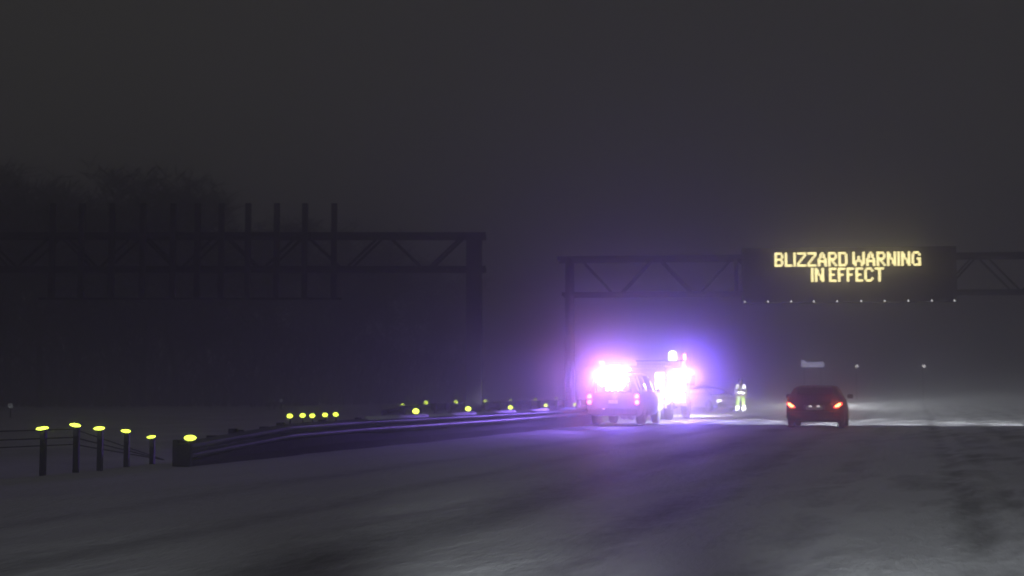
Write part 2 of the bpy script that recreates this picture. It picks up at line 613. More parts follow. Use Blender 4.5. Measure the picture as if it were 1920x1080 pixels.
# right gantry carrying the message board; local x along the beam
GD = 62.0
gl_, gr_ = atd(1067, 733, GD), atd(1591, 733, GD - 1.2)
dirx = Vector((gr_.x - gl_.x, gr_.y - gl_.y, 0)).normalized()
rzg = math.atan2(dirx.y, dirx.x)
gan = thing('sign_gantry', 'steel truss gantry across the road that carries the lit message board', 'gantry', (gl_.x, gl_.y, 0), rzg)
ppm = FPX / GD
zt, zb = CAMZ + (733 - 483) / ppm, CAMZ + (733 - 551) / ppm
GDP = 1.3     # truss depth
LEN = 34.0
for yy in (0.0, GDP):
    MB().box(-0.5, LEN, yy - 0.09, yy + 0.09, zt - 0.10, zt + 0.08).build('chord', M['truss'], gan)
    MB().box(-0.3, LEN, yy - 0.08, yy + 0.08, zb - 0.08, zb + 0.08).build('chord', M['truss'], gan)
step = 3.45
for yy in (0.0, GDP):
    k = 0
    x = 0.55
    while x < LEN - 3.4:
        strut(gan, 'diagonal', (x, yy, zt - 0.06), (x + 1.35, yy, zb + 0.06), 0.045, M['truss'])
        strut(gan, 'diagonal', (x + 1.75, yy, zb + 0.06), (x + 3.1, yy, zt - 0.06), 0.045, M['truss'])
        x += step
for x in np.arange(7.3, LEN, 6.9):
    for yy in (0.0, GDP):
        strut(gan, 'upright', (x, yy, zb), (x, yy, zt), 0.05, M['truss'])
for x in np.arange(0.4, LEN, 3.45):
    strut(gan, 'cross_brace', (x, 0, zt), (x, GDP, zt), 0.04, M['truss'])
    strut(gan, 'cross_brace', (x, 0, zb), (x, GDP, zb), 0.04, M['truss'])
for yy in (0.0, GDP):
    MB().tube((0, yy, -0.2), (0, yy, zt), 0.20, 0.16, 12).build('column', M['truss'], gan, True)
    MB().box(-0.35, 0.35, yy - 0.35, yy + 0.35, -0.2, 0.12).build('footing', M['panel_back'], gan)
    MB().tube((LEN, yy, -0.2), (LEN, yy, zt), 0.20, 0.16, 12).build('column', M['truss'], gan, True)
for z0_ in (0.9, 2.6, 4.3):
    strut(gan, 'cross_brace', (0, 0, z0_), (0, GDP, z0_ + 0.9), 0.05, M['truss'])

# message board on the gantry
FONT = {
    'B': ['11110', '10001', '10001', '11110', '10001', '10001', '11110'], 'L': ['1000', '1000', '1000', '1000', '1000', '1000', '1111'],
    'I': ['1', '1', '1', '1', '1', '1', '1'], 'Z': ['11111', '00001', '00010', '00100', '01000', '10000', '11111'],
    'A': ['00100', '01010', '01010', '10001', '11111', '10001', '10001'], 'R': ['11110', '10001', '10001', '11110', '10100', '10010', '10001'],
    'D': ['11110', '10001', '10001', '10001', '10001', '10001', '11110'], 'W': ['1000001', '1000001', '1001001', '1001001', '1010101', '1100011', '0100010'],
    'N': ['10001', '11001', '11001', '10101', '10011', '10011', '10001'], 'G': ['01110', '10001', '10000', '10011', '10001', '10001', '01111'],
    'E': ['1111', '1000', '1000', '1110', '1000', '1000', '1111'], 'F': ['1111', '1000', '1000', '1110', '1000', '1000', '1000'],
    'C': ['01110', '10001', '10000', '10000', '10000', '10001', '01110'], 'T': ['11111', '00100', '00100', '00100', '00100', '00100', '00100']}
lc = atd(1591, 515, GD - 1.35)
bw, bh, bd = 392 / (FPX / (GD - 1.35)), 101 / (FPX / (GD - 1.35)), 0.9
sign = thing('message_board', 'large dark electronic message board glowing with yellow blizzard warning text', 'message sign', (lc.x, lc.y, lc.z), rzg)
MB().box(-bw / 2, bw / 2, 0.0, bd, -bh / 2, bh / 2).build('housing', M['housing'], sign)
fr = MB()
fr.box(-bw / 2 - 0.03, bw / 2 + 0.03, -0.05, 0.0 - 0.002, bh / 2 - 0.10, bh / 2 + 0.03)
fr.box(-bw / 2 - 0.03, bw / 2 + 0.03, -0.05, 0.0 - 0.002, -bh / 2 - 0.03, -bh / 2 + 0.10)
fr.box(-bw / 2 - 0.03, -bw / 2 + 0.10, -0.05, -0.002, -bh / 2 + 0.102, bh / 2 - 0.102)
fr.box(bw / 2 - 0.10, bw / 2 + 0.03, -0.05, -0.002, -bh / 2 + 0.102, bh / 2 - 0.102)
fr.build('bezel', M['bezel'], sign)
M['led'] = emit('amber_led', (1.0, 0.87, 0.40), 2.2)
M['dotlamp'] = emit('small_white_lamp', (1.0, 0.97, 0.95), 1.0, False)


def message(text, xc_px, top_px, bot_px, width_px):
    k = FPX / (GD - 1.35)
    zc_top, zc_bot = (515 - top_px) / k, (515 - bot_px) / k
    rows = 7
    pz = (zc_top - zc_bot) / rows
    cols = 0
    lay = []
    for ch in text:
        if ch == ' ':
            cols += 2.2
            continue
        g = FONT[ch]
        lay.append((ch, cols))
        cols += len(g[0]) + 1.25
    cols -= 1.25
    px = (width_px / k) / cols
    x0 = (xc_px - 1591) / k - width_px / k / 2
    for ch, c in lay:
        mb = MB()
        for r_, row in enumerate(FONT[ch]):
            for q, bit in enumerate(row):
                if bit == '1':
                    cx, cz = x0 + (c + q + 0.5) * px, zc_top - (r_ + 0.5) * pz
                    rx, rz_ = px * 0.9, pz * 0.57
                    n_ = 8
                    mb.loft([[(cx + rx * math.cos(2 * math.pi * (i + .5) / n_) * 1.05, yy, cz + rz_ * math.sin(2 * math.pi * (i + .5) / n_) * 1.05) for i in range(n_)] for yy in (-0.012, -0.03)], True)
        fix_normals(mb.build('letter', M['led'], sign))


message('BLIZZARD WARNING', 1589, 472.5, 499, 268)
message('IN EFFECT', 1589, 502, 528, 133)
for px in (1398, 1441, 1484, 1526, 1569, 1613, 1656, 1699, 1742, 1783):
    x = (px - 1591) / (FPX / (GD - 1.35))
    b = MB().tube((x, -0.10, -bh / 2 - 0.0), (x, -0.03, -bh / 2 + 0.03), 0.035, 0.04, 8).build('edge_lamp', M['dotlamp'], sign)

# left gantry seen from behind with the backs of big signs
LD = 60.0
k = FPX / LD
lp = atd(888, 733, LD)
rzl = PH
lg = thing('sign_gantry', 'dark truss gantry on the left seen from behind its big road sign', 'gantry', (lp.x, lp.y, 0), rzl)
zt2, zb2 = CAMZ + (733 - 438) / k, CAMZ + (733 - 502) / k
LL = 34.0
for yy in (0.0, 1.2):
    MB().box(-LL, 0.5, yy - 0.1, yy + 0.1, zt2 - 0.11, zt2 + 0.09).build('chord', M['truss'], lg)
    MB().box(-LL, 0.5, yy - 0.09, yy + 0.09, zb2 - 0.09, zb2 + 0.09).build('chord', M['truss'], lg)
    x = -0.5
    while x > -LL + 4:
        strut(lg, 'diagonal', (x, yy, zt2 - 0.07), (x - 1.35, yy, zb2 + 0.07), 0.06, M['truss'])
        strut(lg, 'diagonal', (x - 1.75, yy, zb2 + 0.07), (x - 3.1, yy, zt2 - 0.07), 0.06, M['truss'])
        x -= 3.5
    MB().box(-0.32, 0.32, yy - 0.2, yy + 0.2, -0.2, zt2 - 0.112).build('column', M['truss'], lg)
for x in np.arange(-3.5, -LL, -3.5):
    strut(lg, 'cross_brace', (x, 0, zt2), (x, 1.2, zt2), 0.045, M['truss'])
    strut(lg, 'cross_brace', (x, 0, zb2), (x, 1.2, zb2), 0.045, M['truss'])
sx0, sx1 = (72 - 888) / k, (640 - 888) / k
z0_, z1_ = CAMZ + (733 - 556) / k, CAMZ + (733 - 384) / k
bs = thing('sign_support', 'row of eleven dark sign uprights hung on the left gantry', 'sign support', (lp.x, lp.y, 0), rzl)
for px in [95, 150, 207, 265, 322, 368, 413, 463, 517, 570, 625]:
    x = (px - 888) / k
    MB().box(x - 0.115, x + 0.115, -0.33, -0.115, z0_ - 0.05, z1_ + 0.08).build('upright', M['truss'], bs)
MB().box(sx0, sx1, -0.32, -0.12, z0_ - 0.14, z0_ - 0.055).build('stringer', M['truss'], bs)


# ------------------------------------------------------------------ trees
def tree_mesh(seed, H, spread, bushy):
    rnd = random.Random(seed)
    tr, tw = MB(), MB()

    def limb(p, d, ln, r, lvl):
        seg = 3 if lvl < 2 else 2
        for s_ in range(seg):
            q = p + d * (ln / seg)
            r2 = r * 0.8
            tr.tube(p, q, r, r2, 6 if lvl < 2 else 4, False)
            p, r = q, r2
            d = (d + Vector((rnd.uniform(-.18, .18), rnd.uniform(-.18, .18), rnd.uniform(-.02, .16)))).normalized()
            if lvl < 3:
                for _ in range(2 if lvl else 3):
                    a = rnd.uniform(0, 2 * math.pi)
                    side = Vector((math.cos(a), math.sin(a), rnd.uniform(0.1, 0.9)))
                    nd = (d * 0.55 + side * spread).normalized()
                    if lvl == 0 and s_ == 0 and rnd.random() < 0.35: continue
                    limb(p, nd, ln * rnd.uniform(0.42, 0.62), r * 0.55, lvl + 1)
            if lvl >= 2:
                for _ in range(bushy):
                    a = rnd.uniform(0, 2 * math.pi)
                    u = (d * 0.6 + Vector((math.cos(a), math.sin(a), rnd.uniform(-.4, .8)))).normalized()
                    L0 = rnd.uniform(0.6, 1.7)
                    b0 = p + Vector((rnd.uniform(-.3, .3), rnd.uniform(-.3, .3), rnd.uniform(-.3, .3)))
                    e = b0 + u * L0
                    w = u.orthogonal().normalized() * 0.035
                    m_ = (b0 + e) / 2 + w * 2
                    tw.add([b0 - w, b0 + w, m_, e], [(0, 1, 2), (0, 2, 3)])
                    f = m_ + Vector((rnd.uniform(-.5, .5), rnd.uniform(-.5, .5), rnd.uniform(-.1, .6)))
                    tw.add([m_ - w, m_ + w, f], [(0, 1, 2)])
    limb(Vector((0, 0, -0.3)), Vector((0, 0, 1)), H * 0.72, H * 0.018, 0)
    return tr, tw


protos = []
for s_, (H, sp, bu) in enumerate(((14, 0.95, 5), (14, 0.8, 6), (14, 1.1, 5), (14, 0.7, 7))):
    tr, tw = tree_mesh(40 + s_, H, sp, bu)
    zmax = max(v[2] for v in tw.v)
    t = thing('bare_tree', 'x', 'tree')
    tr.build('trunk', M['bark'], t)
    tw.build('crown', M['twig'], t)
    protos.append((t, zmax))
spots = [  # column, top row, distance, words
    (-60, 300, 84, 'bare tree cut by the left photo edge, half out of view'),
    (25, 295, 88, 'tallest dark bare tree at the far left of the treeline'),
    (85, 284, 86, 'dark bare tree with the pointed top just right of the tallest left one'),
    (150, 338, 93, 'bare tree in the first dip of the left treeline'),
    (215, 330, 95, 'bare tree above the left end of the sign uprights'),
    (275, 308, 92, 'left tree of the rounded twin crown in the treeline'),
    (335, 306, 91, 'right tree of the rounded twin crown in the treeline'),
    (395, 348, 96, 'bare tree on the falling right shoulder of the treeline'),
    (455, 388, 100, 'bare tree behind the middle of the sign uprights'),
    (520, 398, 104, 'low bare tree behind the last four sign uprights'),
    (585, 402, 108, 'low bare tree behind the last two sign uprights'),
    (650, 410, 116, 'faint tree just right of the last sign upright'),
    (720, 440, 126, 'faint tree beneath the free stretch of the left truss'),
    (790, 470, 138, 'faint low tree left of the left gantry column'),
    (860, 500, 150, 'faintest low tree right behind the left gantry column'),
]
used = set()
for i, (px, top, dep, words) in enumerate(spots):
    j = i % 4
    t0, zm = protos[j]
    o = t0 if j not in used else copy_tree(t0)
    used.add(j)
    g = atd(px, top, dep * 1.2)
    sc = g.z / zm
    o.location = (g.x, g.y, -0.1)
    wsc = max(sc, 0.8)
    o.scale = (wsc * 1.15, wsc * 1.15, sc)
    o.rotation_euler = (0, 0, i * 1.9)
    tag(o, words, 'tree', 'bare trees beyond the left carriageway')
# undergrowth closing the foot of the wood
rnd = random.Random(5)
ub = MB()
for _ in range(12000):
    px = rnd.uniform(-150, 900)
    dep = rnd.uniform(108, 150) + max(0, px - 500) * 0.08
    g = atd(px, 733, dep)
    hmax = float(np.interp(px, [-150, 350, 600, 900], [8.5, 8.0, 6.5, 4.0]))
    h = rnd.random() ** 1.3 * hmax
    c = Vector((g.x, g.y, h))
    u = Vector((rnd.uniform(-.6, .6), rnd.uniform(-.6, .6), 1)).normalized()
    w = u.orthogonal().normalized() * rnd.uniform(0.05, 0.14)
    L0 = rnd.uniform(0.8, 2.0)
    c.z = max(0, h - L0 * .3)
    ub.add([c - w, c + w, c + u * L0], [(0, 1, 2)])
un = ub.build('undergrowth', M['twig'])
tag(un, 'dark tangled undergrowth at the foot of the left treeline', 'undergrowth', kind='stuff')


# ------------------------------------------------------------------ vehicles
class Body:
    """Loft along y. station: y, zb (bottom), zbelt, zroof, wb (half width), wr (half roof width)"""
    def __init__(s, st):
        s.st = st

    def ring(s, q):
        y, zb, zl, zr, wb, wr = q
        h = zl - zb
        half = [(0.0, zb), (wb * .80, zb), (wb * .96, zb + h * .12), (wb, zb + h * .45), (wb * .985, zb + h * .8), (wb * .95, zl),
                (wr + (wb * .95 - wr) * .35, zl + (zr - zl) * .62), (wr, zl + (zr - zl) * .92), (wr * .8, zr), (0.0, zr + 0.012)]
        right = half
        left = [(-x, z) for x, z in reversed(half[1:-1])]
        return [(x, y, z) for x, z in right + left]

    def build(s, name, m, parent):
        return fix_normals(MB().loft([s.ring(q) for q in s.st], True).build(name, m, parent, True))

    def interp(s, f):
        i = min(int(f), len(s.st) - 2)
        t = f - i
        return [a + (b - a) * t for a, b in zip(s.st[i], s.st[i + 1])]

    def pt(s, f, g):
        r = s.ring(s.interp(f))
        n = len(r)
        i = int(math.floor(g))
        t = g - i
        a, b = Vector(r[i % n]), Vector(r[(i + 1) % n])
        return a + (b - a) * t

    def patch(s, name, m, parent, f0, f1, g0, g1, nf=4, ng=4, off=0.012, depth=0.0):
        P = [[s.pt(f0 + (f1 - f0) * i / nf, g0 + (g1 - g0) * j / ng) for j in range(ng + 1)] for i in range(nf + 1)]
        mid = Vector((0, P[nf // 2][0].y, 0.7))
        mb = MB()
        vs, vb = [], []
        for i in range(nf + 1):
            for j in range(ng + 1):
                a = P[min(i + 1, nf)][j] - P[max(i - 1, 0)][j]
                b = P[i][min(j + 1, ng)] - P[i][max(j - 1, 0)]
                nrm = a.cross(b).normalized()
                if nrm.dot(P[i][j] - mid) < 0: nrm = -nrm
                vs.append(P[i][j] + nrm * off)
        w = ng + 1
        fs = [(i * w + j, i * w + j + 1, (i + 1) * w + j + 1, (i + 1) * w + j) for i in range(nf) for j in range(ng)]
        mb.add(vs, fs)
        o = fix_normals(mb.build(name, m, parent, True))
        sol = o.modifiers.new('thick', 'SOLIDIFY')
        sol.thickness = 0.008
        sol.offset = 0
        return o


def wheel(parent, x, y, r, w, side):
    """tyre with rim as its sub-part"""
    ty = MB().lathe_x([(-w / 2, r * .62), (-w / 2, r * .9), (-w * .38, r), (w * .38, r), (w / 2, r * .9), (w / 2, r * .62)], 24).build('wheel', M['tyre'], parent, True, (x, y, r))
    rm = MB()
    e = side * w / 2
    rm.lathe_x([(e - side * .03, r * .60), (e + side * .004, r * .60), (e - side * .01, r * .5), (e - side * .03, r * .12), (e + side * .002, r * .10)], 20)
    for k in range(6):
        a = k * math.pi / 3
        rm.tube((e, math.cos(a) * r * .1, math.sin(a) * r * .1), (e, math.cos(a) * r * .55, math.sin(a) * r * .55), .022, n=5)
    rm.build('rim', M['rim'], ty, False)
    return ty


def arch(parent, x, y, r, side):
    """dark wheel arch lip"""
    mb = MB()
    n = 12
    rings = []
    for k in range(n + 1):
        a = math.pi * k / n
        c, s_ = math.cos(a), math.sin(a)
        rings.append([(x + dx, y + c * (r + rr), r * .97 + s_ * (r + rr)) for dx, rr in ((-.03, .03), (.012, .03), (.012, .09), (-.03, .09))])
    return fix_normals(mb.loft(rings, True).build('wheel_arch', M['trim'], parent))


def mirror(parent, x, y, z, side, m):
    mb = MB().box(x, x + side * .2 if side > 0 else x, 0, 0, 0, 0) if False else MB()
    a, b = sorted((x, x + side * 0.19))
    mb.box(a, b, y - 0.05, y + 0.09, z, z + 0.14, 0.03)
    return mb.build('wing_mirror', m, parent)


M['tail'] = emit('tail_lamp', (1.0, 0.05, 0.035), 4.5)
M['tail_core'] = emit('tail_lamp_core', (1.0, 0.62, 0.18), 7.0)
M['tail_pink'] = emit('led_tail_lamp', (1.0, 0.20, 0.26), 6.0)
M['headlamp'] = emit('headlamp_lens', (1.0, 0.98, 0.95), 8.0)
M['deadlamp'] = mat('lamp_glass', (0.5, 0.5, 0.52), 0.15, 0.2)
M['pink'] = emit('pink_flasher', (1.0, 0.62, 0.86), 14)
M['red'] = emit('red_flasher', (1.0, 0.25, 0.45), 10)
M['blue'] = emit('blue_flasher', (0.45, 0.75, 1.0), 14)
M['flood'] = emit('floodlight_lens', (1.0, 0.9, 0.97), 16)
M['marker'] = emit('plate_lamp', (1.0, 0.9, 0.95), 0.8, False)

# --- dark hatchback driving away
cpos = at(1528, 802.5)
car = thing('car', 'dark hatchback seen from behind with glowing red tail lights, driving away', 'car', (cpos.x, cpos.y + 0.65, 0.0), 0.0)
# rear at y = -0.75 .. front at +3.45 (origin near the rear axle)
B = Body([(-0.80, .36, .74, .78, .80, .62), (-0.74, .24, .90, .93, .885, .70), (-0.62, .20, .95, .99, .91, .72), (-0.42, .18, .96, 1.26, .92, .67), (0.0, .17, .96, 1.345, .92, .66),
          (0.9, .17, .95, 1.38, .92, .66), (1.5, .17, .94, 1.34, .92, .64), (2.2, .17, .92, 1.00, .91, .62), (2.9, .18, .86, .90, .89, .70), (3.35, .22, .74, .77, .84, .64), (3.5, .32, .6, .62, .72, .55)])
B.build('body', M['blackpaint'], car)
B.patch('rear_window', M['glass'], car, 2.25, 3.85, 8.0, 10.0, 4, 6)
for g0, g1 in ((5.15, 6.75), (11.25, 12.85)):
    B.patch('side_window', M['glass'], car, 3.6, 4.55, g0, g1)
    B.patch('side_window', M['glass'], car, 4.65, 6.1, g0, g1)
B.patch('windscreen', M['glass'], car, 6.1, 6.9, 8.0, 10.0, 3, 6)
for sx in (-1, 1):
    # tail lamp: slanted lozenge, outer end higher
    mb = MB()
    prof = [(.61, .655), (.63, .715), (.80, .83), (.875, .835), (.885, .76), (.76, .66)]
    n = len(prof)
    y_front = [-0.80, -0.80, -0.80, -0.76, -0.76, -0.80]
    r0 = [(sx * a, y_front[i] - 0.02, b) for i, (a, b) in enumerate(prof)]
    r1 = [(sx * a, -0.6, b) for a, b in prof]
    tl = fix_normals(mb.loft([r0, r1], True).build('tail_light', M['tail'], car))
    prof2 = [(.655, .685), (.665, .72), (.80, .805), (.845, .80), (.835, .755), (.75, .69)]
    fix_normals(MB().loft([[(sx * a, y_front[i] - 0.032, b) for i, (a, b) in enumerate(prof2)], [(sx * a, y_front[i] - 0.021, b) for i, (a, b) in enumerate(prof2)]], True).build('lamp_core', M['tail_core'], tl))
    wheel(car, sx * .80, 0.0, .31, .21, sx)
    wheel(car, sx * .80, 2.62, .31, .21, sx)
    arch(car, sx * .90, 0.0, .31, sx)
    arch(car, sx * .90, 2.62, .31, sx)
    mirror(car, sx * .93, 1.75, .95, sx, M['blackpaint'])
    MB().box(sx * .70 - .07, sx * .70 + .07, -0.835, -0.815, .41, .46).build('bumper_reflector', mat('red_reflector', (.35, .01, .01), .3) if sx < 0 else bpy.data.materials['red_reflector'], car)
bmp = MB()
bmp.box(-.86, .86, -.835, -.62, .22, .56, .05)
bmp.build('rear_bumper', M['trim'], car)
MB().box(-.34, .34, -.842, -.80, .575, .745, .012).build('plate_recess', M['greypaint'], car)
pl = MB().box(-.26, .26, -.850, -.843, .585, .70).build('licence_plate', M['plate'], car)
for sx in (-.125, .125):
    MB().box(sx - .055, sx + .055, -.865, -.852, .68, .735).build('plate_lamp', M['marker'], car)
for sx in (-0.6, 0.6):
    MB().box(sx - .14, sx + .14, 3.42, 3.46, .56, .68).build('headlight', M['headlamp'], car)
    spot('headlamp_beam', (sx, 3.55, 0.66), (sx * 1.2, 14, 0.6), 90, (0.93, 0.97, 1.0), 170, 0.6, 0.06, car)
for num, gap, cone, tilt, pw in ((7, 25, 36, -3.0, 2400), (12, 14, 14, -1.5, 28000), (3, 9, 8, -1.3, 40000)):
    for q in range(num):
        az = (q - (num - 1) / 2) * gap
        an = R(az)
        spot('headlamp_spread', (0.012 * az / 2, 3.62, 0.68), (0.012 * az / 2 + 10 * math.sin(an), 3.62 + 10 * math.cos(an), 0.68 + 10 * math.tan(R(tilt))), pw, (0.93, 0.97, 1.0), cone, 0.6, 0.06, car)
for sx in (-.74, .74):
    spot('tail_beam', (sx, -0.93, 0.75), (sx + .6, -12, 1.0), 6, (1, .06, .04), 15, 0.6, 0.05, car)

# --- patrol SUV on the shoulder
sp_ = at(1150, 798)
suv = thing('patrol_suv', 'patrol SUV parked by the guardrail with a glaring pink and blue light bar', 'SUV', (sp_.x, sp_.y, 0), 0.0)
B = Body([(0.0, .42, 1.05, 1.66, .93, .66), (0.10, .34, 1.08, 1.78, .955, .68), (0.5, .32, 1.10, 1.83, .965, .69), (2.6, .32, 1.10, 1.84, .965, .69), (3.0, .32, 1.10, 1.80, .965, .68),
          (3.75, .32, 1.08, 1.18, .955, .74), (4.6, .34, 1.03, 1.09, .94, .74), (4.85, .4, .92, .96, .88, .68), (4.95, .5, .8, .82, .78, .6)])
B.build('body', M['whitepaint'], suv)
for g0, g1 in ((5.15, 6.8), (11.2, 12.85)):
    B.patch('side_window', M['glass'], suv, 1.3, 2.0, g0, g1)
    B.patch('side_window', M['glass'], suv, 2.1, 2.5, g0, g1)
    B.patch('side_window', M['glass'], suv, 2.55, 3.9, g0, g1)
B.patch('windscreen', M['glass'], suv, 4.15, 4.9, 8.0, 10.0, 3, 6)
rw = fix_normals(MB().loft([[(-.66, -.012, 1.14), (.66, -.012, 1.14), (.58, -.012, 1.58), (-.58, -.012, 1.58)], [(-.66, .03, 1.14), (.66, .03, 1.14), (.58, .03, 1.58), (-.58, .03, 1.58)]]).build('rear_window', M['glass'], suv))
MB().box(-.86, .86, -.09, .06, .36, .60, .04).build('rear_bumper', M['trim'], suv)
MB().box(-.17, .17, -.024, -.014, .76, .88).build('licence_plate', M['plate'], suv)
MB().box(-.36, -.28, -.112, -.092, .56, .60).build('plate_lamp', M['marker'], suv)
for sx in (-1, 1):
    hs = MB().box(sx * .84 - .08, sx * .84 + .08, -.03, .10, .72, 1.10, .02).build('tail_light', mat('lamp_housing', (.2, .02, .03), .4) if sx < 0 else bpy.data.materials['lamp_housing'], suv)
    for z in (.81, 1.015):
        MB().tube((sx * .84, -.055, z), (sx * .84, -.031, z), .075, .08, 12).build('lamp', M['tail_pink'], hs)
    wheel(suv, sx * .80, 0.95, .37, .25, sx)
    wheel(suv, sx * .80, 3.85, .37, .25, sx)
    arch(suv, sx * .94, 0.95, .37, sx)
    arch(suv, sx * .94, 3.85, .37, sx)
    mirror(suv, sx * .97, 2.95, 1.16, sx, M['trim'])
    for y in (1.3, 2.4):
        MB().box(sx * .985 - .012, sx * .985 + .012, y, y + .16, .93, .96).build('door_handle', M['trim'], suv)
    MB().box(sx * .6 - .13, sx * .6 + .13, 4.86, 4.9, .78, .9).build('headlight', M['headlamp'], suv)
MB().box(-.62, .62, .55, 2.4, 1.853, 1.885, .01).build('roof_rack', M['trim'], suv)
# roof light bar and rear window traffic lights
lb = MB().box(-.62, .62, .20, .50, 1.852, 1.90, .015).build('light_bar', M['trim'], suv)
cols = ['pink', 'pink', 'flood', 'flood', 'blue', 'blue']
for i in range(6):
    x = -.44 + i * .176
    MB().box(x - .08, x + .08, .18, .52, 1.905, (2.0, 2.05, 2.08, 2.08, 2.05, 2.0)[i], .03).build('flasher', M[cols[i]], lb)
rb = MB().box(-.60, .60, -.05, -.015, 1.19, 1.66, .03).build('rear_light_board', M['trim'], suv)
for r_, xs_ in ((0, (-.19, 0, .19)), (1, (-.38, -.19, 0, .19, .38)), (2, (-.5, -.31, -.1, .1, .31, .5))):
    for x in xs_:
        z = 1.275 + r_ * .15
        MB().tube((x, -.075, z), (x, -.051, z), .06, .065, 12).build('flasher', M['pink' if x < -.15 else 'flood' if x < .15 else 'blue'], rb)
for x, z, pw, c in ((-.44, 1.66, 220, (.95, .30, .86)), (-.06, 1.74, 240, (.72, .30, .98)), (.34, 1.66, 220, (.36, .34, 1.0))):
    spot('flasher_beam', (x, -.22, z), (x + 3.3, -12, z - 0.13), pw, c, 17, 0.9, 0.25, suv)
for x, c in ((-.5, (.55, .20, .85)), (.5, (.30, .15, .95))):
    lamp('light_bar_glow', (x, .35, 2.2), 70, c, 0.1, suv)
spot('ground_fill', (.1, -.2, 1.78), (.6, -8, 0), 620, (.15, .085, 1.0), 100, 0.9, 0.1, suv)  # added violet spot that tints the snow, no fitting stands here
spot('ground_fill', (-.3, -.2, 1.85), (-.5, -12, .55), 8000, (.32, .17, 1.0), 25, 1.0, 0.1, suv)  # second added spot, carries the violet sweep along the lanes behind
for sx in (-1, 1):
    spot('tail_beam', (sx * .84, -.1, .91), (sx * .84 + 3.3, -12, 1.0), 16, (1, .08, .12), 30, 0.8, 0.08, suv)

# --- rescue truck ahead of it
tp = at(1251, 788.5)
trk = thing('rescue_truck', 'tall rescue truck ahead of the patrol SUV, flooded by white scene lights', 'truck', (tp.x - 1.1, tp.y, 0), 0.0)
MB().box(-1.08, 1.08, 0, 4.3, .62, 2.15, .05).build('box_body', M['redpaint'], trk)
MB().box(-1.02, 1.02, .05, 4.25, 2.152, 2.24, .02).build('roof_rail', M['alu'], trk)
MB().box(-.45, .45, .1, 6.6, .42, .615).build('chassis', M['trim'], trk)
MB().box(-1.1, 1.1, -.32, -.01, .50, .60, .02).build('rear_step', M['alu'], trk)
for i in range(3):
    y = .25 + i * 1.35
    for sx in (-1, 1):
        d = MB().box(min(sx * 1.082, sx * 1.105), max(sx * 1.082, sx * 1.105), y, y + 1.2, .75, 2.0).build('locker_door', M['alu'], trk)
        for q in range(9):
            MB().box(min(sx * 1.106, sx * 1.116), max(sx * 1.106, sx * 1.116), y + .02, y + 1.18, .78 + q * .135, .78 + q * .135 + .11).build('shutter_slat', M['alu'], d)
MB().box(-.5, .5, -.022, -.002, .75, 2.0).build('rear_door', M['alu'], trk)
CB = [[(x * w, y, z) for x, z in ((-1, z0), (1, z0), (1.0, zl), (wr, zr), (-wr, zr), (-1.0, zl))] for y, w, z0, zl, wr, zr in
      ((4.36, 1.05, .6, 1.45, .92, 2.42), (4.45, 1.06, .55, 1.45, .93, 2.50), (5.7, 1.06, .5, 1.42, .93, 2.50), (6.1, 1.06, .5, 1.38, .90, 2.3), (6.55, 1.04, .5, 1.30, .95, 1.5), (7.0, .98, .55, 1.1, .9, 1.2))]
CB = [[(x if abs(z - z0) > 1e9 else x, y, z) for (x, y, z) in r] for r, z0 in zip(CB, [0] * 6)]
fix_normals(MB().loft(CB, True).build('cab', M['redpaint'], trk))
for sx in (-1, 1):
    MB().box(min(sx * 1.03, sx * 1.062), max(sx * 1.03, sx * 1.062), 4.75, 5.75, 1.5, 2.1).build('side_window', M['glass'], trk)
    wheel(trk, sx * .92, 1.35, .45, .28, sx)
    wheel(trk, sx * .66, 1.35, .45, .24, sx)
    wheel(trk, sx * .95, 5.9, .45, .30, sx)
    arch(trk, sx * 1.06, 5.9, .45, sx)
    arch(trk, sx * 1.09, 1.35, .45, sx)
    MB().box(sx * 1.22 - .10, sx * 1.22 + .10, 6.0, 6.1, 1.45, 1.9, .02).build('wing_mirror', M['trim'], trk)
    MB().box(sx * .78 - .16, sx * .78 + .16, 7.0, 7.04, .8, 1.0).build('headlight', M['headlamp'], trk)
    tb_ = MB().box(sx * .84 - .2, sx * .84 + .2, -.05, -.002, .86, 1.06, .01).build('tail_light', M['trim'], trk)
    for q in (-1, 0, 1):
        MB().tube((sx * .84 + q * .125, -.075, .96), (sx * .84 + q * .125, -.051, .96), .06, .065, 12).build('lamp', M['tail_pink'], tb_)
    spot('headlamp_beam', (sx * .75, 7.12, .95), (sx * .75 + .6, 13, -0.6), 10000, (1, .97, .98), 42, 0.9, 0.08, trk)
# cab light bar with a tall blue beacon and a red end lamp
bar = MB().box(-1.12, 1.12, 4.9, 5.2, 2.505, 2.56, .01).build('light_bar', M['trim'], trk)
mb = MB()
mb.loft([[(.50 + r * math.cos(a * math.pi / 6), 5.05 + r * math.sin(a * math.pi / 6), z) for a in range(12)] for r, z in ((.16, 2.565), (.17, 2.62), (.17, 2.84), (.13, 2.93), (.05, 2.96))], True)
mb.build('beacon', M['blue'], bar, True)
mb = MB()
mb.loft([[(1.04 + r * math.cos(a * math.pi / 6), 5.05 + r * math.sin(a * math.pi / 6), z) for a in range(12)] for r, z in ((.07, 2.565), (.07, 2.78), (.03, 2.84))], True)
mb.build('beacon', M['red'], bar, True)
lamp('beacon_glow', (.50, 4.84, 2.75), 24, (.30, .25, 1.0), 0.08, trk)
lamp('beacon_glow', (1.04, 4.9, 2.75), 14, (1.0, .2, .45), 0.05, trk)
